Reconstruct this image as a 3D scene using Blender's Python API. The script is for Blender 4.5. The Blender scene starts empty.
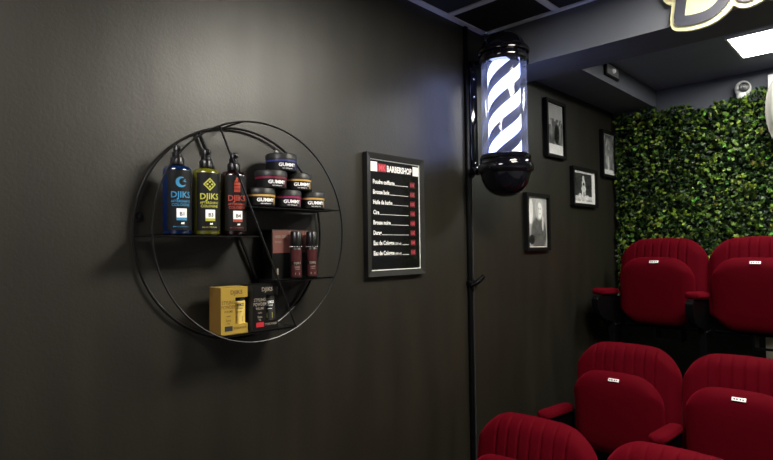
import bpy, bmesh, math, random
import numpy as np
from mathutils import Vector, Matrix
random.seed(7)
PI = math.pi
ZC = 1.565                      # eye height; heights below are written relative to it
C = bpy.context.scene.collection
SC = bpy.context.scene

# ------------------------------------------------------------------ materials
def mat(name, col, rough=.5, metal=0., spec=.5, emit=None, es=0., sheen=0., sheen_tint=None, coat=0., bump=None, alpha=1., trans=0.):
    m = bpy.data.materials.new(name); m.use_nodes = True
    nt = m.node_tree; b = nt.nodes['Principled BSDF']
    b.inputs['Base Color'].default_value = (*col, 1)
    b.inputs['Roughness'].default_value = rough
    b.inputs['Metallic'].default_value = metal
    b.inputs['Specular IOR Level'].default_value = spec
    b.inputs['Coat Weight'].default_value = coat
    b.inputs['Alpha'].default_value = alpha
    b.inputs['Transmission Weight'].default_value = trans
    if emit: b.inputs['Emission Color'].default_value = (*emit, 1); b.inputs['Emission Strength'].default_value = es
    if sheen:
        b.inputs['Sheen Weight'].default_value = sheen
        b.inputs['Sheen Tint'].default_value = (*(sheen_tint or (1, 1, 1)), 1)
    if bump:
        sc, st, dist = bump
        tc = nt.nodes.new('ShaderNodeTexCoord'); n = nt.nodes.new('ShaderNodeTexNoise'); bp = nt.nodes.new('ShaderNodeBump')
        n.inputs['Scale'].default_value = sc; n.inputs['Detail'].default_value = 4
        bp.inputs['Strength'].default_value = st; bp.inputs['Distance'].default_value = dist
        nt.links.new(tc.outputs['Object'], n.inputs['Vector']); nt.links.new(n.outputs['Fac'], bp.inputs['Height'])
        nt.links.new(bp.outputs['Normal'], b.inputs['Normal'])
    return m

def wall_paint(name, c1, c2, rough, bump_s=.35):
    """rolled semi-gloss paint: fine orange peel plus faint vertical smears that change the gloss"""
    m = mat(name, c1, rough, spec=.5); nt = m.node_tree; b = nt.nodes['Principled BSDF']; L = nt.links.new
    tc = nt.nodes.new('ShaderNodeTexCoord')
    mp = nt.nodes.new('ShaderNodeMapping'); mp.inputs['Scale'].default_value = (1, 5, .8)
    n1 = nt.nodes.new('ShaderNodeTexNoise'); n1.inputs['Scale'].default_value = 2.2; n1.inputs['Detail'].default_value = 5
    L(tc.outputs['Object'], mp.inputs['Vector']); L(mp.outputs['Vector'], n1.inputs['Vector'])
    rp = nt.nodes.new('ShaderNodeValToRGB'); rp.color_ramp.elements[0].position = .35; rp.color_ramp.elements[1].position = .7
    rp.color_ramp.elements[0].color = (*c1, 1); rp.color_ramp.elements[1].color = (*c2, 1)
    L(n1.outputs['Fac'], rp.inputs['Fac']); L(rp.outputs['Color'], b.inputs['Base Color'])
    mr = nt.nodes.new('ShaderNodeMapRange'); mr.inputs['To Min'].default_value = rough + .04; mr.inputs['To Max'].default_value = rough - .05
    L(n1.outputs['Fac'], mr.inputs['Value']); L(mr.outputs['Result'], b.inputs['Roughness'])
    n2 = nt.nodes.new('ShaderNodeTexNoise'); n2.inputs['Scale'].default_value = 150; n2.inputs['Detail'].default_value = 3
    L(tc.outputs['Object'], n2.inputs['Vector'])
    n3 = nt.nodes.new('ShaderNodeTexNoise'); n3.inputs['Scale'].default_value = 6; n3.inputs['Detail'].default_value = 2
    L(tc.outputs['Object'], n3.inputs['Vector'])
    b1 = nt.nodes.new('ShaderNodeBump'); b1.inputs['Strength'].default_value = bump_s; b1.inputs['Distance'].default_value = .002
    b2 = nt.nodes.new('ShaderNodeBump'); b2.inputs['Strength'].default_value = .12; b2.inputs['Distance'].default_value = .01
    L(n2.outputs['Fac'], b1.inputs['Height']); L(n3.outputs['Fac'], b2.inputs['Height']); L(b2.outputs['Normal'], b1.inputs['Normal'])
    L(b1.outputs['Normal'], b.inputs['Normal'])
    return m

M = dict(
    wall=wall_paint('charcoal_wall_paint', (.0085, .0073, .0045), (.0150, .0132, .0085), .43, .2),
    dark_paint=wall_paint('dark_grey_paint', (.100, .107, .130), (.110, .118, .142), .55, .2),
    hazed_ceiling=wall_paint('haze_lightened_ceiling_paint', (.19, .205, .28), (.20, .215, .29), .6, .2),  # haze put into the colour: lighter and bluer than the beam paint
    light_paint=mat('pale_grey_paint', (.32, .32, .32), .6),
    tile=mat('black_ceiling_tile', (.010, .011, .016), .7, bump=(60, .3, .002)),
    tbar=mat('grey_metal_rail', (.85, .85, .93), .5),
    floor=mat('dark_floor', (.004, .0038, .0035), .6, spec=.2, bump=(20, .2, .002)),
    black_metal=mat('black_powder_coated_metal', (.005, .005, .005), .32, spec=.35),
    black_satin=mat('black_satin_plastic', (.002, .002, .0024), .4, spec=.08),
    gloss_black=mat('gloss_black_plastic', (.003, .003, .005), .08, spec=.4, coat=.3),
    frame=mat('black_wood_frame', (.004, .004, .004), .5, spec=.12),
    menu_frame=mat('dark_grey_wood_frame', (.014, .0135, .012), .45, spec=.3),
    velvet=mat('red_velvet', (.057, .0004, .0032), .8, spec=.03, sheen=.10, sheen_tint=(1, .03, .08), bump=(220, .25, .001)),
    chrome=mat('worn_steel', (.5, .5, .5), .25, metal=1),
    fan_plastic=mat('cream_plastic', (.12, .115, .10), .4),
    white=mat('white_plastic', (.75, .75, .73), .35),
    cream_wall=mat('beige_laminate', (.55, .50, .38), .5),
    paper=mat('white_paper', (.92, .90, .84), .6),
    ink=mat('black_ink', (.01, .01, .01), .6),
    poster=mat('black_poster_print', (.002, .002, .002), .5, spec=.1),
    red_print=mat('red_print', (.35, .01, .02), .5),
    pink_print=mat('light_red_print', (.75, .08, .12), .5),
    white_print=mat('white_print', (.85, .85, .83), .5),
    sign_cream=mat('cream_acrylic', (.52, .50, .29), .4, emit=(1, .95, .6), es=.12),
    sign_dark=mat('grey_acrylic', (.036, .037, .055), .4),
    panel=mat('lit_diffuser', (.9, .9, .9), .5, emit=(1, .99, .95), es=9.),
    lens=mat('camera_lens', (.003, .003, .004), .3),
    cap=mat('black_ribbed_plastic', (.004, .004, .004), .28, spec=.3),
    label=mat('black_label', (.006, .006, .006), .45, spec=.2),
    blue=mat('blue_liquid_bottle', (.001, .008, .04), .12, coat=.5),
    yellow=mat('yellow_liquid_bottle', (.085, .085, .005), .12, coat=.5),
    brown=mat('dark_red_liquid_bottle', (.007, .001, .001), .12, coat=.5),
    p_blue=mat('blue_print', (.03, .22, .40), .5),
    p_yellow=mat('yellow_print', (.42, .42, .05), .5),
    p_red=mat('orange_red_print', (.38, .045, .02), .5),
    jar=mat('black_jar_plastic', (.006, .006, .006), .35, spec=.25),
    lid=mat('dark_grey_lid', (.014, .014, .013), .42, spec=.3),
    b_navy=mat('navy_band', (.03, .04, .18), .35),
    b_crimson=mat('crimson_band', (.22, .01, .04), .35),
    b_gold=mat('amber_band', (.55, .33, .08), .35),
    b_magenta=mat('magenta_band', (.30, .01, .09), .35),
    gold=mat('gold_carton', (.42, .28, .045), .35, metal=.35),
    gold_light=mat('pale_gold_tube', (.60, .44, .11), .35),
    gold_dark=mat('brown_gold_edge', (.13, .07, .012), .5),
    carton=mat('black_carton', (.005, .005, .0045), .35, spec=.2),
    rose=mat('rose_brown_carton', (.13, .045, .034), .45),
    maroon=mat('maroon_bottle_label', (.05, .012, .012), .4, spec=.2),
    taupe_print=mat('taupe_print', (.22, .19, .15), .5),
    foliage_back=mat('dark_hedge_mat', (.002, .004, .0015), .9, spec=.1),
)
def glass_mat(name, tint=(1, 1, 1), rough=.02, ior=1.35):
    m = bpy.data.materials.new(name); m.use_nodes = True; nt = m.node_tree; nt.nodes.clear(); L = nt.links.new
    o = nt.nodes.new('ShaderNodeOutputMaterial'); mx = nt.nodes.new('ShaderNodeMixShader'); lw = nt.nodes.new('ShaderNodeLayerWeight'); pw = nt.nodes.new('ShaderNodeMath'); pw.operation = 'POWER'; ma = nt.nodes.new('ShaderNodeMath'); ma.operation = 'MULTIPLY_ADD'
    pw.inputs[1].default_value = 5; ma.inputs[1].default_value = .9; ma.inputs[2].default_value = .035
    L(lw.outputs['Facing'], pw.inputs[0]); L(pw.outputs[0], ma.inputs[0])
    t = nt.nodes.new('ShaderNodeBsdfTransparent'); g = nt.nodes.new('ShaderNodeBsdfGlossy')
    t.inputs['Color'].default_value = (*tint, 1); g.inputs['Roughness'].default_value = rough
    L(ma.outputs[0], mx.inputs[0]); L(t.outputs[0], mx.inputs[1]); L(g.outputs[0], mx.inputs[2]); L(mx.outputs[0], o.inputs[0])
    return m
M['glass'] = glass_mat('clear_glass')
M['tube_glass'] = glass_mat('pole_tube_glass', (.95, .96, 1.), .05)
_nt = M['tube_glass'].node_tree; _o = [n for n in _nt.nodes if n.type == 'OUTPUT_MATERIAL'][0]; _m = _o.inputs[0].links[0].from_node
_x = _nt.nodes.new('ShaderNodeMixShader'); _x.inputs[0].default_value = .07; _d = _nt.nodes.new('ShaderNodeBsdfTranslucent'); _d.inputs[0].default_value = (.85, .88, 1, 1)
_nt.links.new(_m.outputs[0], _x.inputs[1]); _nt.links.new(_d.outputs[0], _x.inputs[2]); _nt.links.new(_x.outputs[0], _o.inputs[0])

def attr_mat(name, rough, mode=None):
    m = mat(name, (1, 1, 1), rough); nt = m.node_tree; b = nt.nodes['Principled BSDF']
    a = nt.nodes.new('ShaderNodeAttribute'); a.attribute_name = 'Col'
    nt.links.new(a.outputs['Color'], b.inputs['Base Color'])
    b.inputs['Specular IOR Level'].default_value = .1
    if mode == 'leaf': b.inputs['Specular IOR Level'].default_value = .22
    return m
M['photo'] = attr_mat('black_and_white_print', .5)
M['leaf'] = attr_mat('leaf_plastic', .42, 'leaf')

# spiral drum of the pole: three-start helix, white stripes lit from inside
def stripe_mat(pz, px, py):
    m = mat('striped_lit_drum', (.8, .8, .85), .35); nt = m.node_tree; b = nt.nodes['Principled BSDF']; L = nt.links.new
    tc = nt.nodes.new('ShaderNodeTexCoord'); sp = nt.nodes.new('ShaderNodeSeparateXYZ'); L(tc.outputs['Object'], sp.inputs[0])
    def mth(op, a, bb=None):
        n = nt.nodes.new('ShaderNodeMath'); n.operation = op
        for i, v in enumerate((a, bb)):
            if v is None: continue
            if isinstance(v, (int, float)): n.inputs[i].default_value = v
            else: L(v, n.inputs[i])
        return n.outputs[0]
    at = mth('ARCTAN2', sp.outputs['Y'], sp.outputs['X'])
    v = mth('SUBTRACT', mth('DIVIDE', sp.outputs['Z'], .1083), mth('MULTIPLY', at, 3 / (2 * PI)))
    f = mth('FRACT', mth('ADD', v, 10.40))
    d = mth('ABSOLUTE', mth('SUBTRACT', f, .5))
    mr = nt.nodes.new('ShaderNodeMapRange'); mr.inputs['From Min'].default_value = .27; mr.inputs['From Max'].default_value = .245
    L(d, mr.inputs['Value'])
    mx = nt.nodes.new('ShaderNodeMix'); mx.data_type = 'RGBA'
    mx.inputs['A'].default_value = (.015, .015, .02, 1); mx.inputs['B'].default_value = (.8, .82, .9, 1)
    L(mr.outputs[0], mx.inputs['Factor']); L(mx.outputs['Result'], b.inputs['Base Color'])
    m2 = nt.nodes.new('ShaderNodeMix'); m2.data_type = 'RGBA'
    m2.inputs['A'].default_value = (.004, .004, .008, 1); m2.inputs['B'].default_value = (.42, .50, 1, 1)
    L(mr.outputs[0], m2.inputs['Factor']); L(m2.outputs['Result'], b.inputs['Emission Color'])
    b.inputs['Emission Strength'].default_value = 7.
    return m

# ------------------------------------------------------------------ object helpers
ORG = {}
def tag(o, label, cat, group=None):
    o['label'] = label; o['category'] = cat
    if group: o['group'] = group
    return o
def thing(name, label, cat, loc, group=None):
    o = bpy.data.objects.new(name, None); C.objects.link(o); o.empty_display_size = .05
    o.location = (loc[0], loc[1], loc[2] + ZC); ORG[o] = Vector(loc)
    return tag(o, label, cat, group)
def mesh_from(bm, name, m, org, smooth):
    bmesh.ops.translate(bm, verts=bm.verts, vec=-Vector(org))
    me = bpy.data.meshes.new(name); bm.to_mesh(me); bm.free()
    me.materials.append(m)
    if smooth:
        me.polygons.foreach_set('use_smooth', [True] * len(me.polygons))
        if smooth != 'all':
            me.set_sharp_from_angle(angle=math.radians(38))
    return me
def part(name, bm, m, parent, smooth=True):
    org = ORG[parent]
    me = mesh_from(bm, name, m, org, smooth)
    o = bpy.data.objects.new(name, me); C.objects.link(o); o.parent = parent; ORG[o] = org
    return o
def solo(name, bm, m, label=None, cat=None, group=None, kind=None, smooth=True):
    xs = [v.co for v in bm.verts]
    org = Vector(((min(v.x for v in xs) + max(v.x for v in xs)) / 2, (min(v.y for v in xs) + max(v.y for v in xs)) / 2, min(v.z for v in xs)))
    me = mesh_from(bm, name, m, org, smooth)
    o = bpy.data.objects.new(name, me); C.objects.link(o); o.location = org + Vector((0, 0, ZC)); ORG[o] = org
    if label: tag(o, label, cat, group)
    if kind: o['kind'] = kind
    return o
def struct(name, bm, m): return solo(name, bm, m, kind='structure')
def dup(root, loc, label):
    r = root.copy(); C.objects.link(r); r.location = (loc[0], loc[1], loc[2] + ZC); r['label'] = label
    def rec(src, dst):
        for ch in [o for o in src.children]:
            c = ch.copy(); C.objects.link(c); c.parent = dst; rec(ch, c)
    rec(root, r)
    return r

def NB(): return bmesh.new()
def box(bm, x0, x1, y0, y1, z0, z1, bev=0., seg=2):
    r = bmesh.ops.create_cube(bm, size=1); vs = r['verts']
    for v in vs: v.co = Vector((x0 + (v.co.x + .5) * (x1 - x0), y0 + (v.co.y + .5) * (y1 - y0), z0 + (v.co.z + .5) * (z1 - z0)))
    if bev:
        es = list({e for v in vs for e in v.link_edges})
        bmesh.ops.bevel(bm, geom=es, offset=bev, segments=seg, affect='EDGES', profile=.5)
    return bm
def lathe(bm, cx, cy, prof, n=40, ax='z'):
    """prof: (r, h) list from bottom to top; closed at r=0 ends"""
    rings = []
    for r, h in prof:
        if r < 1e-6: rings.append([bm.verts.new((cx, cy, h))])
        else: rings.append([bm.verts.new((cx + r * math.cos(2 * PI * i / n), cy + r * math.sin(2 * PI * i / n), h)) for i in range(n)])
    for a, b in zip(rings, rings[1:]):
        for i in range(n):
            j = (i + 1) % n
            if len(a) == 1 and len(b) == 1: continue
            if len(a) == 1: bm.faces.new((a[0], b[j], b[i]))
            elif len(b) == 1: bm.faces.new((a[i], a[j], b[0]))
            else: bm.faces.new((a[i], a[j], b[j], b[i]))
    for rg, top in ((rings[0], False), (rings[-1], True)):
        if len(rg) > 1: bm.faces.new(rg if top else rg[::-1])
    return bm
def tube(bm, pts, r, n=8, closed=False):
    pts = [Vector(p) for p in pts]; N = len(pts); rings = []
    up = None
    for i, p in enumerate(pts):
        if closed: t = (pts[(i + 1) % N] - pts[i - 1]).normalized()
        else: t = (pts[min(i + 1, N - 1)] - pts[max(i - 1, 0)]).normalized()
        if up is None: up = t.orthogonal().normalized()
        up = (up - t * up.dot(t)).normalized(); s = t.cross(up)
        rings.append([bm.verts.new(p + (up * math.cos(2 * PI * k / n) + s * math.sin(2 * PI * k / n)) * r) for k in range(n)])
    rng = range(N) if closed else range(N - 1)
    for i in rng:
        a, b = rings[i], rings[(i + 1) % N]
        for k in range(n): bm.faces.new((a[k], a[(k + 1) % n], b[(k + 1) % n], b[k]))
    if not closed: bm.faces.new(rings[0][::-1]); bm.faces.new(rings[-1])
    return bm
def prism(bm, poly, a0, a1, plane='yz'):
    """poly in (u, w); extruded along the third axis a0..a1"""
    def P(u, w, a): return {'yz': (a, u, w), 'xz': (u, a, w), 'xy': (u, w, a)}[plane]
    lo = [bm.verts.new(P(u, w, a0)) for u, w in poly]; hi = [bm.verts.new(P(u, w, a1)) for u, w in poly]
    n = len(poly); bm.faces.new(lo[::-1]); bm.faces.new(hi)
    for i in range(n): bm.faces.new((lo[i], lo[(i + 1) % n], hi[(i + 1) % n], hi[i]))
    bmesh.ops.recalc_face_normals(bm, faces=bm.faces)
    return bm
def ribbon(bm, pts, w, a0, a1):
    """a flat stroke of constant width with round ends, in the xz plane, extruded a0..a1"""
    P = [Vector((p[0], p[1])) for p in pts]; L_, R2 = [], []
    def add(p, q):
        L_.append(p); R2.append(q)
    for i, p in enumerate(P):
        t = (P[min(i + 1, len(P) - 1)] - P[max(i - 1, 0)]).normalized(); n = Vector((-t.y, t.x))
        if i == 0:
            for k in range(5, 0, -1):
                a = PI / 2 * k / 6; add(p - t * w / 2 * math.sin(a) + n * w / 2 * math.cos(a), p - t * w / 2 * math.sin(a) - n * w / 2 * math.cos(a))
        add(p + n * w / 2, p - n * w / 2)
        if i == len(P) - 1:
            for k in range(1, 6):
                a = PI / 2 * k / 6; add(p + t * w / 2 * math.sin(a) + n * w / 2 * math.cos(a), p + t * w / 2 * math.sin(a) - n * w / 2 * math.cos(a))
    V4 = [[bm.verts.new((q.x, y, q.y)) for q, y in ((l, a0), (r_, a0), (r_, a1), (l, a1))] for l, r_ in zip(L_, R2)]
    for a, b in zip(V4, V4[1:]):
        for k in range(4): bm.faces.new((a[k], a[(k + 1) % 4], b[(k + 1) % 4], b[k]))
    bm.faces.new(V4[0][::-1]); bm.faces.new(V4[-1])
    bmesh.ops.recalc_face_normals(bm, faces=bm.faces)
    return bm

def text_verts(s, size, sx=1., align='LEFT', bold=.0, space=1.):
    cu = bpy.data.curves.new('t', 'FONT'); cu.body = s; cu.size = size; cu.align_x = align; cu.offset = bold * size
    cu.resolution_u = 2; cu.space_character = space
    o = bpy.data.objects.new('t', cu); C.objects.link(o)
    dg = bpy.context.evaluated_depsgraph_get(); dg.update()
    me = bpy.data.meshes.new_from_object(o.evaluated_get(dg))
    v = [(p.co.x * sx, p.co.y) for p in me.vertices]; f = [list(p.vertices) for p in me.polygons]
    bpy.data.objects.remove(o); bpy.data.curves.remove(cu); bpy.data.meshes.remove(me)
    return v, f
def put_text(bm, s, size, fn, **k):
    """fn maps (x, y) of the text to a 3-D point"""
    v, f = text_verts(s, size, **k)
    vs = [bm.verts.new(fn(x, y)) for x, y in v]
    for q in f:
        try: bm.faces.new([vs[i] for i in q])
        except ValueError: pass
    return bm
def on_wall(X, y0, z0): return lambda x, y: (X, y0 + x, z0 + y)
def on_cyl(cx, cy, r, th0, z0): return lambda x, y: (cx + r * math.cos(th0 + x / r), cy + r * math.sin(th0 + x / r), z0 + y)
def arc_patch(bm, cx, cy, r, th0, x0, x1, z0, z1, n=10, t=.0004):
    a = [(th0 + (x0 + (x1 - x0) * i / n) / r) for i in range(n + 1)]
    o = [[bm.verts.new((cx + rr * math.cos(q), cy + rr * math.sin(q), z)) for q in a] for rr, z in ((r, z0), (r, z1), (r - t, z1), (r - t, z0))]
    for i in range(n):
        for k in range(4):
            A, B = o[k], o[(k + 1) % 4]; bm.faces.new((A[i], A[i + 1], B[i + 1], B[i]))
    bm.faces.new([q[0] for q in o]); bm.faces.new([q[-1] for q in o][::-1])
    return bm
def flat_poly(bm, fn, pts):
    bm.faces.new([bm.verts.new(fn(x, y)) for x, y in pts]); return bm

# ------------------------------------------------------------------ the room
CEIL, RX, RY0, BY = .973, 3.3, -2.3, 3.72
struct('wall_left', box(NB(), -.1, 0, RY0, BY + .1, -1.565, CEIL + .1), M['wall'])
struct('wall_back', box(NB(), 0, RX, BY, BY + .1, -1.565, CEIL + .1), M['dark_paint'])
struct('wall_right', box(NB(), RX, RX + .1, RY0, BY + .1, -1.565, CEIL + .1), M['light_paint'])
struct('wall_front', box(NB(), 0, RX, RY0 - .1, RY0, -1.565, CEIL + .1), M['light_paint'])
bm = NB(); box(bm, -.1, RX + .1, RY0 - .1, BY + .1, -1.665, -1.565); struct('floor', bm, M['floor'])
T2, T1 = -1.405, -.905      # tier floors of the middle and of the back row
struct('trim_1', box(NB(), .001, RX - .001, 2.12, 2.94, -1.565, T2), M['floor'])
struct('trim_2', box(NB(), .001, RX - .001, 2.94, BY - .001, -1.565, T1), M['floor'])
# tiled ceiling before the beam, ceiling with painted-in haze behind it
bm = NB(); box(bm, 0, RX, RY0, 2.15, CEIL, CEIL + .1); struct('ceiling', bm, M['tile'])
bm = NB(); box(bm, 0, RX, 2.15, BY, CEIL, CEIL + .1); struct('ceiling_rear', bm, M['hazed_ceiling'])
struct('trim_3', box(NB(), 0, RX, 2.15, 2.39, .783, CEIL), M['dark_paint'])                     # beam
struct('trim_4', box(NB(), 0, .254, 2.39, BY, .86, CEIL), M['dark_paint'])                      # boxing along the wall
bm = NB(); zt0, zt1 = CEIL - .006, CEIL + .001
GX, GY = (.368, .968, 1.568, 2.168, 2.768), (1.855, 1.255, .655, .055, -.545, -1.145, -1.745)
for y in GY: box(bm, 0, RX, y - .014, y + .014, zt0, zt1)
for x in GX: box(bm, x - .014, x + .014, RY0, 2.15, zt0, zt1)
box(bm, 0, .027, RY0, 2.15, zt0 - .001, zt1); box(bm, 0, RX, 2.128, 2.15, zt0 - .001, zt1)
struct('trim_5', bm, M['tbar'])

# ceiling lights: the one in view behind the beam, one in the tile grid, and an added unseen one near the left wall
def light_panel(x0, x1, y0, y1, label, power_col, es):
    t = thing('ceiling_light', label, 'ceiling light', ((x0 + x1) / 2, (y0 + y1) / 2, CEIL - .012), 'recessed ceiling light panels')
    bm = NB(); w = .010
    for a in ((x0, x1, y0, y0 + w), (x0, x1, y1 - w, y1), (x0, x0 + w, y0 + w, y1 - w), (x1 - w, x1, y0 + w, y1 - w)): box(bm, *a, CEIL - .012, CEIL - .0005)
    part('frame', bm, M['white'], t)
    m = mat('lit_diffuser', (.9, .9, .9), .5, emit=power_col, es=es)
    part('diffuser', box(NB(), x0 + w, x1 - w, y0 + w, y1 - w, CEIL - .008, CEIL - .0005), m, t)
light_panel(.79, 1.39, 3.0, 3.375, 'bright white recessed ceiling light panel above the leaf wall', (1, .99, .93), 42)
light_panel(.98, 1.556, 1.267, 1.843, 'white ceiling light panel set in the black tile grid near the shelf wall', (1, .95, .83), 70)
light_panel(.38, .956, -.533, .043, 'unseen ceiling light panel added to brighten the upper left of the shelf wall', (1, .94, .95), 42)  # added out of view; placed and tinted to brighten the wall's upper left

# ------------------------------------------------------------------ round wall shelf
RYc, RZc, RR, D0, D1 = .856, .047, .297, .012, .12
t = thing('round_wall_shelf', 'large round black wire shelf hung on the dark wall', 'shelf', (0.0, RYc, RZc - RR))
def ring(x, r):
    return tube(NB(), [(x, RYc + RR * math.cos(2 * PI * i / 96), RZc + RR * math.sin(2 * PI * i / 96)) for i in range(96)], r, 8, True)
part('back_ring', ring(D0, .0036), M['black_metal'], t)
part('front_ring', ring(D1, .0026), M['black_metal'], t)
def chord(y):   # z of the circle at y
    return math.sqrt(max(RR ** 2 - (y - RYc) ** 2, 0))
def chz(z): return math.sqrt(max(RR ** 2 - (z - RZc) ** 2, 0))
dgy = lambda z: .735 + (.315 - z) * (.972 - .735) / (.315 + .222)
for x, r in ((D1, .0028), (D0, .005)):
    part('diagonal_bar', tube(NB(), [(x, dgy(.317), .317), (x, dgy(-.224), -.224)], r, 8), M['black_metal'], t)
def plate(z, y0, y1):
    bm = NB(); box(bm, D0, D1, y0, y1, z - .003, z)
    box(bm, D1 - .002, D1, y0, y1, z - .005, z)
    box(bm, D0, D0 + .002, y0, y1, z - .005, z)
    part('shelf_plate', bm, M['black_metal'], t)
ZS = dict(a=.038, b=.117, c=-.088, d=-.222)
plate(ZS['a'], RYc - chz(.038), dgy(.038))
plate(ZS['b'], dgy(.117), RYc + chz(.117))
plate(ZS['c'], dgy(-.088), RYc + chz(-.088))
plate(ZS['d'], RYc - chz(-.222), RYc + chz(-.222))
for a in (100, 262):
    y, z = RYc + RR * math.cos(math.radians(a)), RZc + RR * math.sin(math.radians(a))
    part('spacer_rod', tube(NB(), [(D0, y, z), (D1, y, z)], .0022, 8), M['black_metal'], t)
for a in (172, 60):
    y, z = RYc + (RR - .016) * math.cos(math.radians(a)), RZc + (RR - .016) * math.sin(math.radians(a))
    bm = NB(); lathe(bm, 0, 0, [(.011, 0), (.011, .004), (.005, .0055), (.005, .008), (0, .009)], 20)
    bmesh.ops.rotate(bm, verts=bm.verts, matrix=Matrix.Rotation(PI / 2, 3, 'Y')); bmesh.ops.translate(bm, verts=bm.verts, vec=(.001, y, z))
    part('mounting_disc', bm, M['black_metal'], t)

# ------------------------------------------------------------------ spray bottles
def cam_ang(x, y): return math.atan2(0 - y, 1.4 - x)
def bottle(y, liquid, pr, icon, code, label):
    x, z0 = .074, ZS['a'] + .0002; r = .0345
    t = thing('spray_bottle', label, 'bottle', (x, y, z0), 'cologne spray bottles on the round shelf')
    part('body', lathe(NB(), x, y, [(0, z0), (r - .003, z0), (r, z0 + .004), (r, z0 + .158), (r - .001, z0 + .163), (r - .006, z0 + .169), (.014, z0 + .172), (.012, z0 + .174), (0, z0 + .174)], 48), liquid, t)
    ca = part('cap', lathe(NB(), x, y, [(0, z0 + .174), (.0165, z0 + .174), (.0165, z0 + .191), (.0150, z0 + .1935), (.0125, z0 + .1945), (.0118, z0 + .205), (.0095, z0 + .206), (.0092, z0 + .221), (.008, z0 + .2225), (0, z0 + .2225)], 28), M['cap'], t)
    bm = NB(); th = cam_ang(x, y) + math.radians(38)
    box(bm, .004, .0165, -.0035, .0035, z0 + .2085, z0 + .217, .001)
    bmesh.ops.rotate(bm, verts=bm.verts, matrix=Matrix.Rotation(th, 3, 'Z')); bmesh.ops.translate(bm, verts=bm.verts, vec=(x, y, 0))
    part('nozzle', bm, M['cap'], ca)
    th = cam_ang(x, y) + math.radians(15); R1 = r + .0006
    part('label', arc_patch(NB(), x, y, R1, th, -.034, .034, z0 + .010, z0 + .158, 20, .0005), M['label'], t)
    F = on_cyl(x, y, R1 + .0004, th, z0)
    bm = NB(); ic = lambda u, v: F(u, .128 + v)
    if icon == 'swirl':
        N = 26
        for i in range(N):
            a0, a1 = [math.radians(60 + 270 * k / N) for k in (i, i + 1)]
            w0, w1 = [.0015 + .0068 * math.sin(PI * k / N) for k in (i, i + 1)]
            flat_poly(bm, ic, [((.013) * math.cos(a0), (.013) * math.sin(a0)), ((.013) * math.cos(a1), .013 * math.sin(a1)), ((.013 - w1) * math.cos(a1), (.013 - w1) * math.sin(a1)), ((.013 - w0) * math.cos(a0), (.013 - w0) * math.sin(a0))])
        for a in (40, 15): flat_poly(bm, ic, [(.004, .001), (.0125 * math.cos(math.radians(a)), .0125 * math.sin(math.radians(a))), (.0125 * math.cos(math.radians(a - 14)), .0125 * math.sin(math.radians(a - 14)))])
    elif icon == 'knot':
        for k in range(4):
            a = PI / 2 * k; ca_, sa = math.cos(a), math.sin(a)
            rot = lambda u, v: ic((u * ca_ - v * sa), (u * sa + v * ca_))
            for q in range(8):
                s0_, s1_ = q / 8, (q + 1) / 8
                flat_poly(bm, rot, [(-.0165 * s0_, .0165 * (1 - s0_)), (-.0165 * s1_, .0165 * (1 - s1_)), (-.0122 * s1_, .0122 * (1 - s1_)), (-.0122 * s0_, .0122 * (1 - s0_))])
            flat_poly(bm, rot, [(0, .0095), (-.0032, .006), (0, .0025), (.0032, .006)])
    else:
        for k in range(3):
            for q in range(4): flat_poly(bm, ic, [(-.008 + .004 * q, -.015 + .009 * k), (-.004 + .004 * q, -.015 + .009 * k), (-.004 + .004 * q, -.0075 + .009 * k), (-.008 + .004 * q, -.0075 + .009 * k)])
        flat_poly(bm, ic, [(-.008, .0125), (.002, .0125), (.002, .024), (-.002, .024), (-.004, .018)])
    part('emblem', bm, pr, t, smooth=False); bm = NB()
    k = dict(align='CENTER')
    put_text(bm, 'DJIKS', .0215, lambda u, v: F(u, .090 + v), bold=.015, sx=1.0, **k)
    put_text(bm, 'AFTERSHAVE', .0085, lambda u, v: F(u, .078 + v), bold=.012, **k)
    put_text(bm, 'COLOGNE', .0095, lambda u, v: F(u, .069 + v), bold=.012, **k)
    put_text(bm, 'EAU DE COLOGNE', .0045, lambda u, v: F(u, .017 + v), **k)
    lb = part('label_print', bm, pr, t, smooth=False)
    st = part('sticker', arc_patch(NB(), x, y, R1 + .0006, th, -.011, .014, z0 + .034, z0 + .063, 8, .0004), M['white_print'], t)
    part('sticker_band', arc_patch(NB(), x, y, R1 + .0009, th, -.011, .014, z0 + .034, z0 + .041, 8, .0003), pr, st)
    F2 = on_cyl(x, y, R1 + .0011, th, z0); bm = NB()
    put_text(bm, code, .013, lambda u, v: F2(u + .0025, .0455 + v), bold=.02, **k)
    part('sticker_code', bm, M['ink'], st, smooth=False)
    bm = NB(); flat_poly(bm, lambda u, v: F2(u, v), [(-.001, .025), (.007, .025), (.007, .030), (.003, .028), (.001, .030)])
    part('small_emblem', bm, M['white_print'], t, smooth=False)
bottle(.643, M['blue'], M['p_blue'], 'swirl', 'B1', 'black spray bottle with blue liquid and blue swirl label, leftmost on shelf')
bottle(.721, M['yellow'], M['p_yellow'], 'knot', 'B3', 'black spray bottle with yellow liquid and yellow knot emblem')
bottle(.802, M['brown'], M['p_red'], 'tower', 'B4', 'black spray bottle with orange red print beside the stacked jars')

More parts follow.
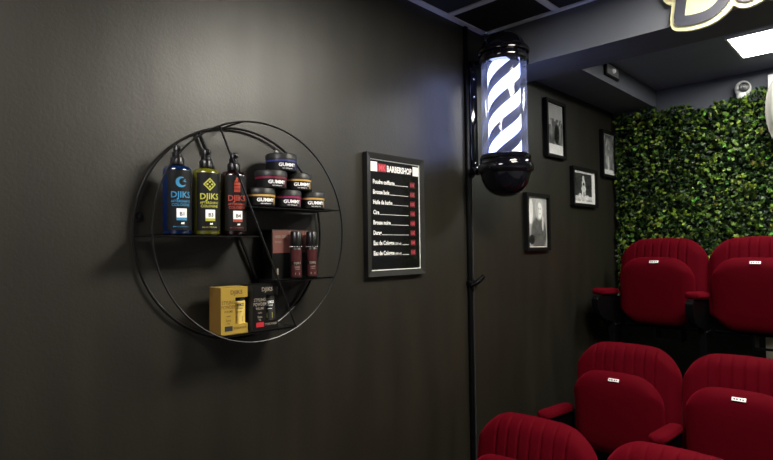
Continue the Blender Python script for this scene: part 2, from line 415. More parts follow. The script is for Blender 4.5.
# ------------------------------------------------------------------ stacked jars
def jar(y, x, lvl, r, band, label):
    z0 = ZS['b'] + .0002 + lvl * .0522; h = .052
    t = thing('wax_jar', label, 'jar', (x, y, z0), 'hair wax jars stacked on the round shelf')
    part('body', lathe(NB(), x, y, [(0, z0), (r - .004, z0), (r - .001, z0 + .003), (r - .001, z0 + .028), (0, z0 + .028)], 48), M['jar'], t)
    part('lid', lathe(NB(), x, y, [(0, z0 + .0335), (r + .0008, z0 + .0335), (r + .0008, z0 + h - .004), (r - .002, z0 + h - .0004), (r - .005, z0 + h), (0, z0 + h)], 48), M['lid'], t)
    part('colour_band', lathe(NB(), x, y, [(0, z0 + .028), (r - .0004, z0 + .028), (r - .0004, z0 + .0335), (0, z0 + .0335)], 48), band, t)
    th = cam_ang(x, y) + math.radians(24); F = on_cyl(x, y, r - .0003, th, z0)
    bm = NB(); put_text(bm, 'GUMMY', .0135, lambda u, v: F(u, .0135 + v), align='CENTER', bold=.035, sx=1.1)
    put_text(bm, 'hair styling wax', .0050, lambda u, v: F(u, .0065 + v), align='CENTER', bold=.01)
    part('lettering', bm, M['white_print'], t, smooth=False)
    bm = NB(); flat_poly(bm, F, [(.0275, .006), (.0315, .006), (.0315, .024), (.0275, .024)])
    part('side_mark', bm, band, t, smooth=False)
jar(.962, .070, 2, .0455, M['b_navy'], 'black round wax jar with dark blue band, top of the pyramid')
jar(.924, .072, 1, .0455, M['b_crimson'], 'black wax jar with dark red band, left one of the second layer')
jar(1.018, .070, 1, .0425, M['b_gold'], 'black wax jar with amber band, right one of the second layer')
jar(.888, .070, 0, .0425, M['b_gold'], 'black wax jar with amber band, bottom left of the pyramid')
jar(.980, .070, 0, .0425, M['b_magenta'], 'black wax jar with magenta band, bottom middle of the pyramid')
jar(1.070, .070, 0, .0425, M['b_gold'], 'black wax jar with amber band, bottom right of the pyramid')

# ------------------------------------------------------------------ small dark bottles and their carton
def small_bottle(y, label):
    x, z0, r = .093, ZS['c'] + .0002, .0172
    t = thing('small_bottle', label, 'bottle', (x, y, z0), 'maroon bottles on the right shelf')
    part('body', lathe(NB(), x, y, [(0, z0), (r - .002, z0), (r, z0 + .002), (r, z0 + .088), (r - .003, z0 + .092), (.011, z0 + .094), (0, z0 + .094)], 32), M['carton'], t)
    part('cap', lathe(NB(), x, y, [(0, z0 + .0945), (r - .0008, z0 + .0945), (r - .0008, z0 + .134), (r - .003, z0 + .137), (0, z0 + .137)], 32), M['cap'], t)
    bm = NB()
    for i in range(14):
        a = 2 * PI * i / 14; box(bm, -.0008, .0008, -.0008, .0008, -.0005, .001); vs = bm.verts[-8:]
        bmesh.ops.translate(bm, verts=vs, vec=(x + (r + .0002) * math.cos(a), y + (r + .0002) * math.sin(a), z0 + .0925))
    part('neck_beads', bm, M['white_print'], t)
    th = cam_ang(x, y) + math.radians(6); R1 = r + .0005
    part('label', arc_patch(NB(), x, y, R1, th, -.017, .017, z0 + .006, z0 + .084, 14), M['maroon'], t)
    F = on_cyl(x, y, R1 + .0006, th, z0)
    bm = NB(); arc_patch(bm, x, y, R1 + .0004, th, -.017, .017, z0 + .040, z0 + .050, 14, .0003); part('label_stripe', bm, M['carton'], t)
    bm = NB()
    for s, sz, z in (('DJIKS', .009, .042), ('HAIR', .007, .031), ('TONIC', .005, .0255)): put_text(bm, s, sz, lambda u, v, z=z: F(u + .002, z + v), align='CENTER', bold=.02)
    flat_poly(bm, F, [(-.005, .011), (.009, .011), (.009, .017), (-.005, .017)])
    part('lettering', bm, M['taupe_print'], t, smooth=False)
small_bottle(.995, 'small dark bottle with maroon label, left one of the pair')
small_bottle(1.053, 'small dark bottle with maroon label, right one near the ring edge')
def carton(name, label, x0, x1, y0, y1, z0, z1, m):
    t = thing(name, label, 'box', ((x0 + x1) / 2, (y0 + y1) / 2, z0)); part('carton', box(NB(), x0, x1, y0, y1, z0, z1, .0012), m, t); return t
z0 = ZS['c'] + .0002
t = carton('product_box', 'rose brown carton standing behind the two maroon bottles', .022, .068, .928, 1.062, z0, z0 + .142, M['carton'])
bm = NB(); box(bm, .0682, .069, .931, 1.059, z0 + .075, z0 + .140); box(bm, .023, .0682, .931, 1.059, z0 + .1418, z0 + .1424)
part('upper_panel', bm, M['rose'], t)
bm = NB(); put_text(bm, 'HAIR CARE', .012, on_wall(.0694, .937, z0 + .118), bold=.01, sx=.8); put_text(bm, 'TONIC', .008, on_wall(.0694, .937, z0 + .104)); part('lettering', bm, M['taupe_print'], t, smooth=False)
bm = NB(); box(bm, .0682, .0690, .944, .950, z0 + .012, z0 + .030); part('side_mark', bm, M['taupe_print'], t)

# ------------------------------------------------------------------ gold and black powder cartons, each with a window showing its tube
z0 = ZS['d'] + .0002
def powder_box(y0, y1, face, side, tube_m, tcol, lblcol, label, h, tube_top):
    x0, x1 = .045, .104
    t = thing('product_box', label, 'box', ((x0 + x1) / 2, (y0 + y1) / 2, z0)); W = y1 - y0
    wy0, wy1, wz0, wz1 = y0 + .53 * W, y1, z0 + .024, z0 + .094
    bm = NB()
    box(bm, x0, x1, y0, wy0, z0, z0 + h)                      # left block
    box(bm, x0, x1, wy0, y1, z0, wz0); box(bm, x0, x1, wy0, y1, wz1, z0 + h)
    box(bm, x0, x0 + .02, wy0, y1, wz0, wz1)
    part('carton', bm, face, t, smooth=False)
    part('dark_side', box(NB(), x0 + .001, x1 - .001, y0 - .0006, y0, z0 + .001, z0 + h - .001), side, t)
    cx, cy = x1 - .019, wy0 + .022
    tb = part('tube', lathe(NB(), cx, cy, [(0, wz0), (.0165, wz0), (.0165, wz0 + .058), (.014, wz0 + .060), (0, wz0 + .060)], 28), tube_m, t)
    part('tube_cap', lathe(NB(), cx, cy, [(0, wz0 + .060), (.0150, wz0 + .060), (.0150, wz1 - .0005), (0, wz1 - .0005)], 28), tube_top, tb)
    F = on_cyl(cx, cy, .0169, cam_ang(cx, cy) + .1, wz0); bm = NB()
    put_text(bm, 'DJIKS', .0105, lambda u, v: F(u, .046 + v), align='CENTER', bold=.03)
    for zz, s in ((.039, 'STYLING'), (.030, 'powder')): put_text(bm, s, .0045, lambda u, v, zz=zz: F(u, zz + v), align='CENTER', bold=.03)
    part('tube_lettering', bm, lblcol[0], tb, smooth=False)
    bm = NB(); flat_poly(bm, F, [(-.008, .006), (.008, .006), (.008, .020), (-.008, .020)]); part('tube_sticker', bm, lblcol[1], tb, smooth=False)
    X = x1 + .0004; bm = NB()
    put_text(bm, 'DJIKS', .0155, on_wall(X, y0 + .34 * W, z0 + h - .019), bold=.02)
    for s, sz, z in (('STYLING', .0125, .078), ('POWDER', .0125, .066), ('VOLUME', .0085, .056), ('matte', .007, .045), ('Extra', .009, .033), ('20g', .006, .026)):
        put_text(bm, s, sz, on_wall(X, y0 + .27 * W, z0 + z), align='CENTER', bold=.015, sx=.78)
    put_text(bm, 'STYLING POWDER', .0085, on_wall(X, y0 + .46 * W, z0 + .011), bold=.01, sx=.55)
    part('lettering', bm, tcol, t, smooth=False)
    bm = NB(); flat_poly(bm, on_wall(X, y0, z0), [(.13 * W, .008), (.42 * W, .008), (.42 * W, .021), (.13 * W, .021)]); part('printed_block', bm, lblcol[2], t, smooth=False)
powder_box(.745, .824, M['gold'], M['gold_dark'], M['gold_light'], M['gold_dark'], (M['ink'], M['gold_dark'], M['ink']), 'gold styling powder carton with window showing a gold tube', .122, M['ink'])
powder_box(.840, .922, M['carton'], M['ink'], M['ink'], M['taupe_print'], (M['white_print'], M['p_yellow'], M['red_print']), 'black styling powder carton beside the gold one', .124, M['ink'])

# ------------------------------------------------------------------ price list
y0, y1, z0, z1 = 1.362, 1.676, -.105, .338; fw = .021; fd = .022
t = thing('price_list', 'framed black price list with white and red lettering on the wall', 'poster', (0, (y0 + y1) / 2, z0))
def frame_bm(y0, y1, z0, z1, fw, fd, lip=0):
    bm = NB(); 
    o = [(y0, z0), (y1, z0), (y1, z1), (y0, z1)]; i = [(y0 + fw, z0 + fw), (y1 - fw, z0 + fw), (y1 - fw, z1 - fw), (y0 + fw, z1 - fw)]
    for k in range(4):
        j = (k + 1) % 4; A = [o[k], o[j], i[j], i[k]]
        lo = [bm.verts.new((.0005, *p)) for p in A]; hi = [bm.verts.new((fd - (lip if n > 1 else 0), *p)) for n, p in enumerate(A)]
        bm.faces.new(lo[::-1]); bm.faces.new(hi)
        for q in range(4): bm.faces.new((lo[q], lo[(q + 1) % 4], hi[(q + 1) % 4], hi[q]))
    bmesh.ops.remove_doubles(bm, verts=bm.verts, dist=1e-5)
    bmesh.ops.recalc_face_normals(bm, faces=bm.faces)
    return bm
part('frame', frame_bm(y0, y1, z0, z1, fw, fd, .004), M['menu_frame'], t, smooth=False)
iy0, iy1, iz0, iz1 = y0 + fw, y1 - fw, z0 + fw, z1 - fw; W = iy1 - iy0; X = .0125
pp = part('poster', box(NB(), .002, .012, iy0, iy1, iz0, iz1), M['poster'], t)
bm = NB(); b = .0028
box(bm, .012, .0145, iy0, iy1, iz1 - b, iz1); box(bm, .012, .0145, iy0, iy1, iz0, iz0 + b); box(bm, .012, .0145, iy1 - b, iy1, iz0 + b, iz1 - b)
part('white_border', bm, M['white_print'], t, smooth=False)
for a, c in ((.02, .145), (.865, .985)): part('corner_card', box(NB(), .012, .0126, iy0 + a * W, iy0 + c * W, iz1 - .044, iz1 - .009), M['paper'], pp, smooth=False)
bm = NB(); box(bm, .012, .0124, iy0 + .16 * W, iy0 + .315 * W, iz1 - .043, iz1 - .014); part('red_block', bm, M['red_print'], pp, smooth=False)
bm = NB(); put_text(bm, 'MK', .030, on_wall(.0129, iy0 + .238 * W, iz1 - .039), align='CENTER', bold=.02, sx=.78); part('red_lettering', bm, M['pink_print'], pp, smooth=False)
def fit_text(bm, s, size, yA, yB, z, **k):
    v, _ = text_verts(s, size, **k); w = max(p[0] for p in v) - min(p[0] for p in v); mn = min(p[0] for p in v)
    put_text(bm, s, size, lambda x, y: (.0129, yA + (x - mn) * (yB - yA) / w, z + y), **k)
bm = NB(); fit_text(bm, 'BARBERSHOP', .031, iy0 + .33 * W, iy0 + .84 * W, iz1 - .040, bold=.04)
rows = [('Poudre coiffante', .42, '15\u20ac'), ('Brosse bois', .31, '15\u20ac'), ('Huile de barbe', .37, '10\u20ac'), ('Cire', .11, '10\u20ac'), ('Brosse noire', .33, '10\u20ac'), ('Durag', .15, '10\u20ac'), ('Eau de Cologne', .40, '10\u20ac'), ('Eau de Cologne', .40, '15\u20ac')]
part('heading', bm, M['white_print'], pp, smooth=False)
M['price_patch'] = mat('dark_red_print', (.06, .002, .004), .5)
for i, (s, w, p) in enumerate(rows):
    z = iz1 - .088 - i * .0368; bm = NB(); bm2 = NB(); bmr = NB(); bmp = NB()
    fit_text(bm, s, .021, iy0 + .06 * W, iy0 + (.06 + w) * W, z, bold=.034)
    lx = .06 + w + .01
    if i > 5: fit_text(bm, '(250 ml)' if i == 6 else '(400 ml)', .012, iy0 + .475 * W, iy0 + .60 * W, z, bold=.015); lx = .625
    box(bmr, .0122, .0126, iy0 + lx * W, iy0 + .76 * W, z - .001, z + .0006)
    box(bmp, .0121, .0124, iy0 + .80 * W, iy0 + .905 * W, z - .004, z + .019)
    fit_text(bm2, p, .018, iy0 + .812 * W, iy0 + .893 * W, z + .001, bold=.015)
    part('item_name', bm, M['white_print'], pp, smooth=False)
    part('rule_line', bmr, M['white_print'], pp, smooth=False)
    part('price_patch', bmp, M['price_patch'], pp, smooth=False)
    part('price', bm2, M['pink_print'], pp, smooth=False)
part('glass', box(NB(), .0155, .0165, iy0 + .0002, iy1 - .0002, iz0 + .0002, iz1 - .0002), M['glass'], t)

# ------------------------------------------------------------------ black and white photographs
def sm(a, b, x): 
    q = min(max((x - a) / (b - a), 0), 1); return q * q * (3 - 2 * q)
def ell(u, v, cx, cy, rx, ry, e=.25):
    d = ((u - cx) / rx) ** 2 + ((v - cy) / ry) ** 2; return 1 - sm(1 - e, 1 + e, d)
rng = random.Random(3)
def nz(u, v, f, s=0):
    x, y = u * f + s * 13.7, v * f + s * 5.1; xi, yi = math.floor(x), math.floor(y); fx, fy = x - xi, y - yi
    h = lambda a, b: (math.sin(a * 127.1 + b * 311.7 + s * 17) * 43758.5453) % 1
    return (h(xi, yi) * (1 - fx) + h(xi + 1, yi) * fx) * (1 - fy) + (h(xi, yi + 1) * (1 - fx) + h(xi + 1, yi + 1) * fx) * fy
def street(u, v):
    if v < .20: return .78
    g = .45 + .15 * v
    if v > .72: g = .50 + .1 * nz(u, v, 5)
    if .55 < v < .72: g = .22 + .30 * (nz(u, v, 16) > .5)
    if v <= .55: g = .10 + .35 * nz(u, v, 9, 2)
    g = g * (1 - ell(u, v, .62, .42, .16, .20)) + .02 * ell(u, v, .62, .42, .16, .20)
    return g
def standing(u, v):
    if v < .12 or u < .05: return .75
    g = .16 + .30 * nz(u, v, 7, 4)
    g = g * (1 - ell(u, v, .45, .5, .20, .42)) + (.25 + .35 * nz(u, v, 12, 1)) * ell(u, v, .45, .5, .20, .42)
    g = g * (1 - ell(u, v, .5, .25, .08, .2)) + .65 * ell(u, v, .5, .25, .08, .2)
    return g
def dancer(u, v):
    if u > .86 or v < .05 or v > .95 or u < .03: return .78
    g = .07 + .07 * nz(u, v, 8, 5)
    if v < .22: g = .35 + .45 * nz(u, v, 11, 3)
    for cx, cy, rx, ry in ((.46, .80, .05, .08), (.47, .62, .08, .13), (.47, .45, .11, .10), (.42, .28, .03, .14), (.52, .28, .03, .14), (.30, .20, .08, .10), (.62, .17, .12, .08)):
        e = ell(u, v, cx, cy, rx, ry); g = g * (1 - e) + (.62 + .2 * nz(u, v, 20)) * e
    e = ell(u, v, .47, .60, .05, .05); return g * (1 - e) + .12 * e
def portrait(u, v):
    g = .42 + .10 * nz(u, v, 4, 2)
    body = ell(u, v, .58, .25, .40, .36); g = g * (1 - body) + (.16 + .08 * nz(u, v, 14, 6)) * body
    hair = ell(u, v, .62, .78, .22, .24); g = g * (1 - hair) + .55 * hair
    for cx, cy, rx, ry, c in ((.64, .74, .14, .17, .80), (.20, .72, .10, .26, .75), (.16, .58, .07, .12, .80), (.80, .48, .05, .16, .65), (.22, .14, .14, .10, .05)):
        e = ell(u, v, cx, cy, rx, ry); g = g * (1 - e) + c * e
    e = ell(u, v, .60, .78, .035, .012, .8) + ell(u, v, .69, .78, .03, .012, .8) + ell(u, v, .65, .67, .04, .010, .8) + .6 * ell(u, v, .54, .74, .05, .14, .8); return g * (1 - min(e, 1) * .5) + .15 * min(e, 1) * .5
def picture(y0, y1, z0, z1, fn, label, mat_w=.008, tilt=0):
    t = thing('framed_photo', label, 'picture', (0, (y0 + y1) / 2, z0), 'black framed photographs on the wall'); fw, fd = .017, .024
    part('frame', frame_bm(y0, y1, z0, z1, fw, fd), M['frame'], t, smooth=False)
    a0, a1, b0, b1 = y0 + fw, y1 - fw, z0 + fw, z1 - fw
    part('mount', box(NB(), .001, .010, a0, a1, b0, b1), M['paper'], t)
    a0 += mat_w; a1 -= mat_w; b0 += mat_w; b1 -= mat_w
    bm = NB(); nu, nv = 44, 60; lay = bm.loops.layers.float_color.new('Col')
    g = [[bm.verts.new((.0108, a0 + (a1 - a0) * i / nu, b0 + (b1 - b0) * j / nv)) for j in range(nv + 1)] for i in range(nu + 1)]
    for i in range(nu):
        for j in range(nv):
            f = bm.faces.new((g[i][j], g[i + 1][j], g[i + 1][j + 1], g[i][j + 1])); c = 1.15 * fn((i + .5) / nu, (j + .5) / nv) ** 1.6
            for l in f.loops: l[lay] = (c, c, c * .97, 1)
    part('print', bm, M['photo'], t, smooth=False)
    part('glass', box(NB(), .014, .015, y0 + fw + .0002, y1 - fw - .0002, z0 + fw + .0002, z1 - fw - .0002), M['glass'], t)
picture(2.705, 2.930, .472, .785, street, 'framed black and white street view, highest photograph beside the barber pole', .004)
picture(3.435, 3.665, .425, .722, standing, 'framed black and white photograph nearest the leaf wall', .004)
picture(3.008, 3.345, .222, .450, dancer, 'framed photograph of a standing figure in a light costume, hung in the middle', .006)
picture(2.475, 2.718, -.028, .264, portrait, 'framed portrait of a person in a dark coat, lowest photograph', .004)

# ------------------------------------------------------------------ barber pole
PX, PY = .180, 2.020
t = thing('barber_pole', 'lit barber pole with black and white spiral stripes in a glass tube', 'barber pole', (PX, PY, .204))
zg0, zg1 = .378, .765; R = .093
part('glass_tube', lathe(NB(), PX, PY, [(.094, zg0), (.094, zg1)], 64), M['tube_glass'], t)
# remove the tube's end discs so that it is an open cylinder
o = t.children[0]; bm = bmesh.new(); bm.from_mesh(o.data); bmesh.ops.delete(bm, geom=[f for f in bm.faces if len(f.verts) > 4], context='FACES'); bm.to_mesh(o.data); bm.free()
dr = bpy.data.objects.new('striped_drum', None)
bm = lathe(NB(), 0, 0, [(.067, 0), (.067, zg1 - zg0)], 64)
me = bpy.data.meshes.new('striped_drum'); bm.to_mesh(me); bm.free(); me.materials.append(stripe_mat(0, 0, 0))
me.polygons.foreach_set('use_smooth', [len(p.vertices) == 4 for p in me.polygons])
dr = bpy.data.objects.new('striped_drum', me); C.objects.link(dr); dr.parent = t; dr.location = (0, 0, zg0 - .204)
part('top_cap', lathe(NB(), PX, PY, [(0, zg1 - .004), (R + .008, zg1 - .004), (R + .012, zg1 + .004), (R + .012, zg1 + .018), (R + .004, zg1 + .022), (R + .004, zg1 + .034),
    (R + .014, zg1 + .038), (R + .016, zg1 + .050), (R + .012, zg1 + .058), (R + .002, zg1 + .062), (R - .004, zg1 + .078), (R - .012, zg1 + .094), (R - .03, zg1 + .112), (R - .06, zg1 + .126), (.02, zg1 + .133), (0, zg1 + .134)], 64), M['gloss_black'], t)
part('bottom_cap', lathe(NB(), PX, PY, [(0, .204), (.02, .205), (.045, .212), (.068, .226), (.086, .247), (.098, .272), (.104, .298), (.114, .306), (.117, .318), (.114, .334), (.107, .340), (.105, .352),
    (.101, .356), (.105, .361), (.105, .370), (.101, .375), (.096, .379), (0, .379)], 64), M['gloss_black'], t)
bm = NB(); box(bm, .0005, .016, 2.012, 2.066, .315, .79, .003)
br = part('wall_bracket', bm, M['gloss_black'], t)
for z in (.365, .66, .74):
    bm = NB(); lathe(bm, 0, 0, [(.0065, 0), (.0065, .002), (.003, .004), (0, .004)], 14); vs = bm.verts[-43:]
    bmesh.ops.rotate(bm, verts=vs, matrix=Matrix.Rotation(PI / 2, 3, 'Y')); bmesh.ops.translate(bm, verts=vs, vec=(.016, 2.04, z))
    part('screw', bm, M['chrome'], br)
for z in (.33, .80):
    bm = NB(); tube(bm, [(.012, 2.04, z), (PX - .105, 2.027, z)], .014, 16); box(bm, .0, .034, 2.018, 2.064, z - .018, z + .018, .004)
    part('bracket_arm', bm, M['gloss_black'], t)

# cable duct running down the wall, with its clip
t = thing('cable_duct', 'thin black cable duct running down the wall below the barber pole', 'cable duct', (0, 2.0, -1.565))
part('duct', box(NB(), .0003, .014, 1.984, 2.006, -1.565, CEIL - .008, .002), M['black_satin'], t)
part('cable', tube(NB(), [(.008, 2.0175, -1.54), (.008, 2.0175, -.6), (.008, 2.019, .0), (.008, 2.018, .31)], .0045, 8), mat('grey_cable', (.018, .018, .018), .4), t)
bm = NB(); box(bm, .0003, .026, 1.975, 2.025, -.172, -.150, .004); tube(bm, [(.02, 1.99, -.170), (.036, 2.0, -.160), (.046, 2.028, -.140), (.046, 2.040, -.134)], .0105, 10)
part('clip', bm, M['black_satin'], t)
part('screw', lathe(NB(), .0, 0, [(0, 0), (.003, 0), (.003, .003), (0, .003)], 10), M['chrome'], t).location = (.0145, -.005, -.455 + 1.545)

# ------------------------------------------------------------------ leaf wall
t = thing('leaf_wall', 'artificial green leaf wall covering the back wall behind the seats', 'plant wall', (.9, 3.70, -.36))
part('backing', box(NB(), .004, 1.9, 3.695, 3.7195, -.9, .80), M['foliage_back'], t)  # runs on below the leaves as a dark sheet standing in for shade
r = np.random.default_rng(5); NL = 24000
verts, faces, cols = [], [], []
# ivy style leaf outline in its own plane: stem at origin, tip along +v
out = [(0, 0), (.32, -.02), (.50, .22), (.24, .34), (.34, .62), (.10, .60), (0, 1.0), (-.10, .60), (-.34, .62), (-.24, .34), (-.50, .22), (-.32, -.02)]
oval = [(0, 0), (.20, .18), (.27, .45), (.20, .75), (0, 1.0), (-.20, .75), (-.27, .45), (-.20, .18)]
def leaf(px, py, pz, s, shape, col, spin, tilt, side):
    cs, ss = math.cos(spin), math.sin(spin); ct, st = math.cos(tilt), math.sin(tilt); base = len(verts)
    for u, v in shape + [(0, .45)]:
        w = -.22 * abs(u) * 1.0 + .18 * math.sin(v * 2.6) * .6            # folded along the midrib, arched
        a, b_, c = u * s, v * s * ct - w * s * st, v * s * st + w * s * ct # b_ in-plane, c out of wall
        A = a * math.cos(side) ; c2 = c + a * math.sin(side)
        verts.append((px + A * cs - b_ * ss, py - c2, pz + A * ss + b_ * cs))
    n = len(shape)
    for i in range(n): faces.append((base + n, base + i, base + (i + 1) % n)); cols.append(col)
for i in range(NL):
    px = r.uniform(.006, 1.88)
    top = .825 + .022 * math.sin(px * 9) + .012 * math.sin(px * 31 + 1)
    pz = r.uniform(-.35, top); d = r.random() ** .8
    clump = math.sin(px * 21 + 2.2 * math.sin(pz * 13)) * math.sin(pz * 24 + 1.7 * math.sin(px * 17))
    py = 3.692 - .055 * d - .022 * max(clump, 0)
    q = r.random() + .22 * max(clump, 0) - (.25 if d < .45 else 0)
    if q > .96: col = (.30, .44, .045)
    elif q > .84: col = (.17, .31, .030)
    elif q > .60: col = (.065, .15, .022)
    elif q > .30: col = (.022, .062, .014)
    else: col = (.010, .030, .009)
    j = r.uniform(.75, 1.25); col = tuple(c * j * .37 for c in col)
    s = r.uniform(.015, .028) if q < .84 else r.uniform(.018, .034)
    leaf(max(px, .03), py, pz, s, out if r.random() < .55 else oval, col, r.uniform(0, 2 * PI), r.uniform(-.15, 1.1), r.uniform(-.5, .5))
for i in range(520):        # young ivy sprigs, paler, leaves spread round a tip
    px, pz = r.uniform(.05, 1.84), r.uniform(-.34, .80); k0 = r.uniform(0, 2 * PI); n = r.integers(4, 7)
    c = (.20, .33, .05) if r.random() < .55 else (.12, .22, .03); c = tuple(q * r.uniform(.35, .85) for q in c)
    for k in range(n): leaf(px, r.uniform(3.628, 3.645), pz, r.uniform(.012, .021), out, c, k0 + 2 * PI * k / n + r.uniform(-.3, .3), r.uniform(.0, .6), r.uniform(-.4, .4))
V_ = np.array(verts); V_[:, 1] = np.minimum(V_[:, 1], 3.715); V_[:, 0] = np.maximum(V_[:, 0], .0015)
V_ -= np.array([.9, 3.70, -.36])
me = bpy.data.meshes.new('foliage'); me.from_pydata(V_.tolist(), [], faces)
ca = me.color_attributes.new('Col', 'FLOAT_COLOR', 'CORNER')
arr = np.ones((len(faces), 3, 4)); arr[:, :, :3] = np.array(cols)[:, None, :]; ca.data.foreach_set('color', arr.ravel())
me.materials.append(M['leaf']); o = bpy.data.objects.new('foliage', me); C.objects.link(o); o.parent = t

# ------------------------------------------------------------------ security camera, rounded white housing, emergency light, beige box
cx, cy, cz = .735, 3.675, .862
t = thing('security_camera', 'small white dome security camera above the leaf wall', 'security camera', (cx, cy, cz - .045))
part('base', lathe(NB(), cx, cy, [(0, cz - .045), (.030, cz - .045), (.034, cz - .038), (.034, cz - .020), (.026, cz - .014), (0, cz - .014)], 32), M['white'], t)
bm = NB(); bmesh.ops.create_uvsphere(bm, u_segments=32, v_segments=20, radius=.043)
bmesh.ops.scale(bm, verts=bm.verts, vec=(.95, .85, 1.08)); bmesh.ops.translate(bm, verts=bm.verts, vec=(cx, cy, cz + .012)); part('head', bm, M['white'], t, 'all')
dv = Vector((.35, -1, -.02)).normalized(); rotm = Vector((0, 0, 1)).rotation_difference(dv).to_matrix()
for nm, rr, h, mm in (('face_plate', .027, .0405, M['lens']), ('lens', .012, .0455, mat('lens_ring', (.12, .12, .12), .2))):
    bm = lathe(NB(), 0, 0, [(0, h - .016), (rr, h - .016), (rr, h - .002), (rr * .8, h), (0, h + .001)], 28)
    bmesh.ops.rotate(bm, verts=bm.verts, matrix=rotm); bmesh.ops.translate(bm, verts=bm.verts, vec=(cx, cy, cz + .014)); part(nm, bm, mm, t)

t = thing('wall_appliance', 'white rounded housing on a square bracket beside the security camera', 'appliance', (.98, 3.55, .52))
bm = NB(); poly = []
X0, X1 = .856, 1.10; xm = (X0 + X1) / 2
for k in range(48):
    a = 2 * PI * k / 48; c_, s_ = math.cos(a), math.sin(a)
    poly.append((xm + (X1 - X0) / 2 * math.copysign(abs(c_) ** .6, c_) * (1 - .12 * max(-s_, 0)), .69 + .20 * math.copysign(abs(s_) ** .9, s_)))
prism(bm, poly, 3.52, 3.62, 'xz'); bmesh.ops.bevel(bm, geom=[e for e in bm.edges if abs(e.verts[0].co.y - e.verts[1].co.y) < 1e-6], offset=.03, segments=4, affect='EDGES')
part('housing', bm, M['fan_plastic'], t)
part('wall_plate', box(NB(), .862, .94, 3.622, 3.6255 + .05, .84, .915, .003), M['white'], t)

t = thing('emergency_light', 'small black framed emergency light on the side of the ceiling boxing', 'emergency light', (.262, 2.98, .885))
bm = NB(); box(bm, .2545, .268, 2.893, 3.075, .893, .962, .002); part('frame', bm, M['frame'], t)
part('panel', box(NB(), .268, .271, 2.908, 3.06, .903, .955, .001), mat('grey_lens_panel', (.25, .25, .25), .35), t)
part('lamp', lathe(NB(), .272, 2.985, [(0, .915), (.010, .918), (.014, .928), (.010, .938), (0, .941)], 16), mat('small_lamp', (.8, .8, .75), .3, emit=(1, 1, .95), es=.15), t)

solo('storage_box', box(NB(), .822, 1.30, 3.55, 3.69, T1, -.505, .004), M['cream_wall'], 'beige box standing behind the back row of seats', 'box')

# ------------------------------------------------------------------ cinema seats
def cushion(W, z0, z1, rc_top, rc_bot, T, edge, yfun, groove=None, nu=72, nv=36, crown=0.):
    """upholstered slab: front face (-y) rounded over at the edge, back face flat-ish"""
    bm = NB()
    hw = W / 2
    us = [-math.cos(PI * i / nu) for i in range(nu + 1)]
    us = [.55 * u + .45 * (2 * i / nu - 1) for i, u in enumerate(us)]
    def lim(u):
        x = abs(u) * hw; zt, zb = z1, z0
        if x > hw - rc_top: q = x - (hw - rc_top); zt = z1 - rc_top * (1 - math.sqrt(max(1 - (q / rc_top) ** 2, 0)))
        if x > hw - rc_bot: q = x - (hw - rc_bot); zb = z0 + rc_bot * (1 - math.sqrt(max(1 - (q / rc_bot) ** 2, 0)))
        zt += crown * (1 - u * u)
        return zb, zt
    F, B = [], []
    for u in us:
        zb, zt = lim(u); cf, cb = [], []
        for j in range(nv + 1):
            v = .5 - .5 * math.cos(PI * j / nv); v = .6 * v + .4 * j / nv
            z = zb + (zt - zb) * v; x = u * hw
            d = min(hw - abs(x), z - zb, zt - z)
            # corner distance
            q = min(max(d / edge, 0), 1); h = math.sqrt(1 - (1 - q) ** 2)
            y = -T * h - .012 * (1 - u * u) * min(1, d / .1)
            if groove:
                for gx in groove:
                    g = math.exp(-((x - gx) / .0042) ** 2); y += .008 * g * min(1, d / .02)
                    if d < .02: y += .004 * g
            cf.append(bm.verts.new((x, y + yfun(z), z))); cb.append(bm.verts.new((x, T * .35 * h + yfun(z), z)))
        F.append(cf); B.append(cb)
    for i in range(nu):
        for j in range(nv):
            bm.faces.new((F[i][j], F[i + 1][j], F[i + 1][j + 1], F[i][j + 1])); bm.faces.new((B[i][j], B[i][j + 1], B[i + 1][j + 1], B[i + 1][j]))
    bmesh.ops.remove_doubles(bm, verts=bm.verts, dist=1e-5)
    bmesh.ops.dissolve_degenerate(bm, dist=1e-6, edges=bm.edges)
    return bm
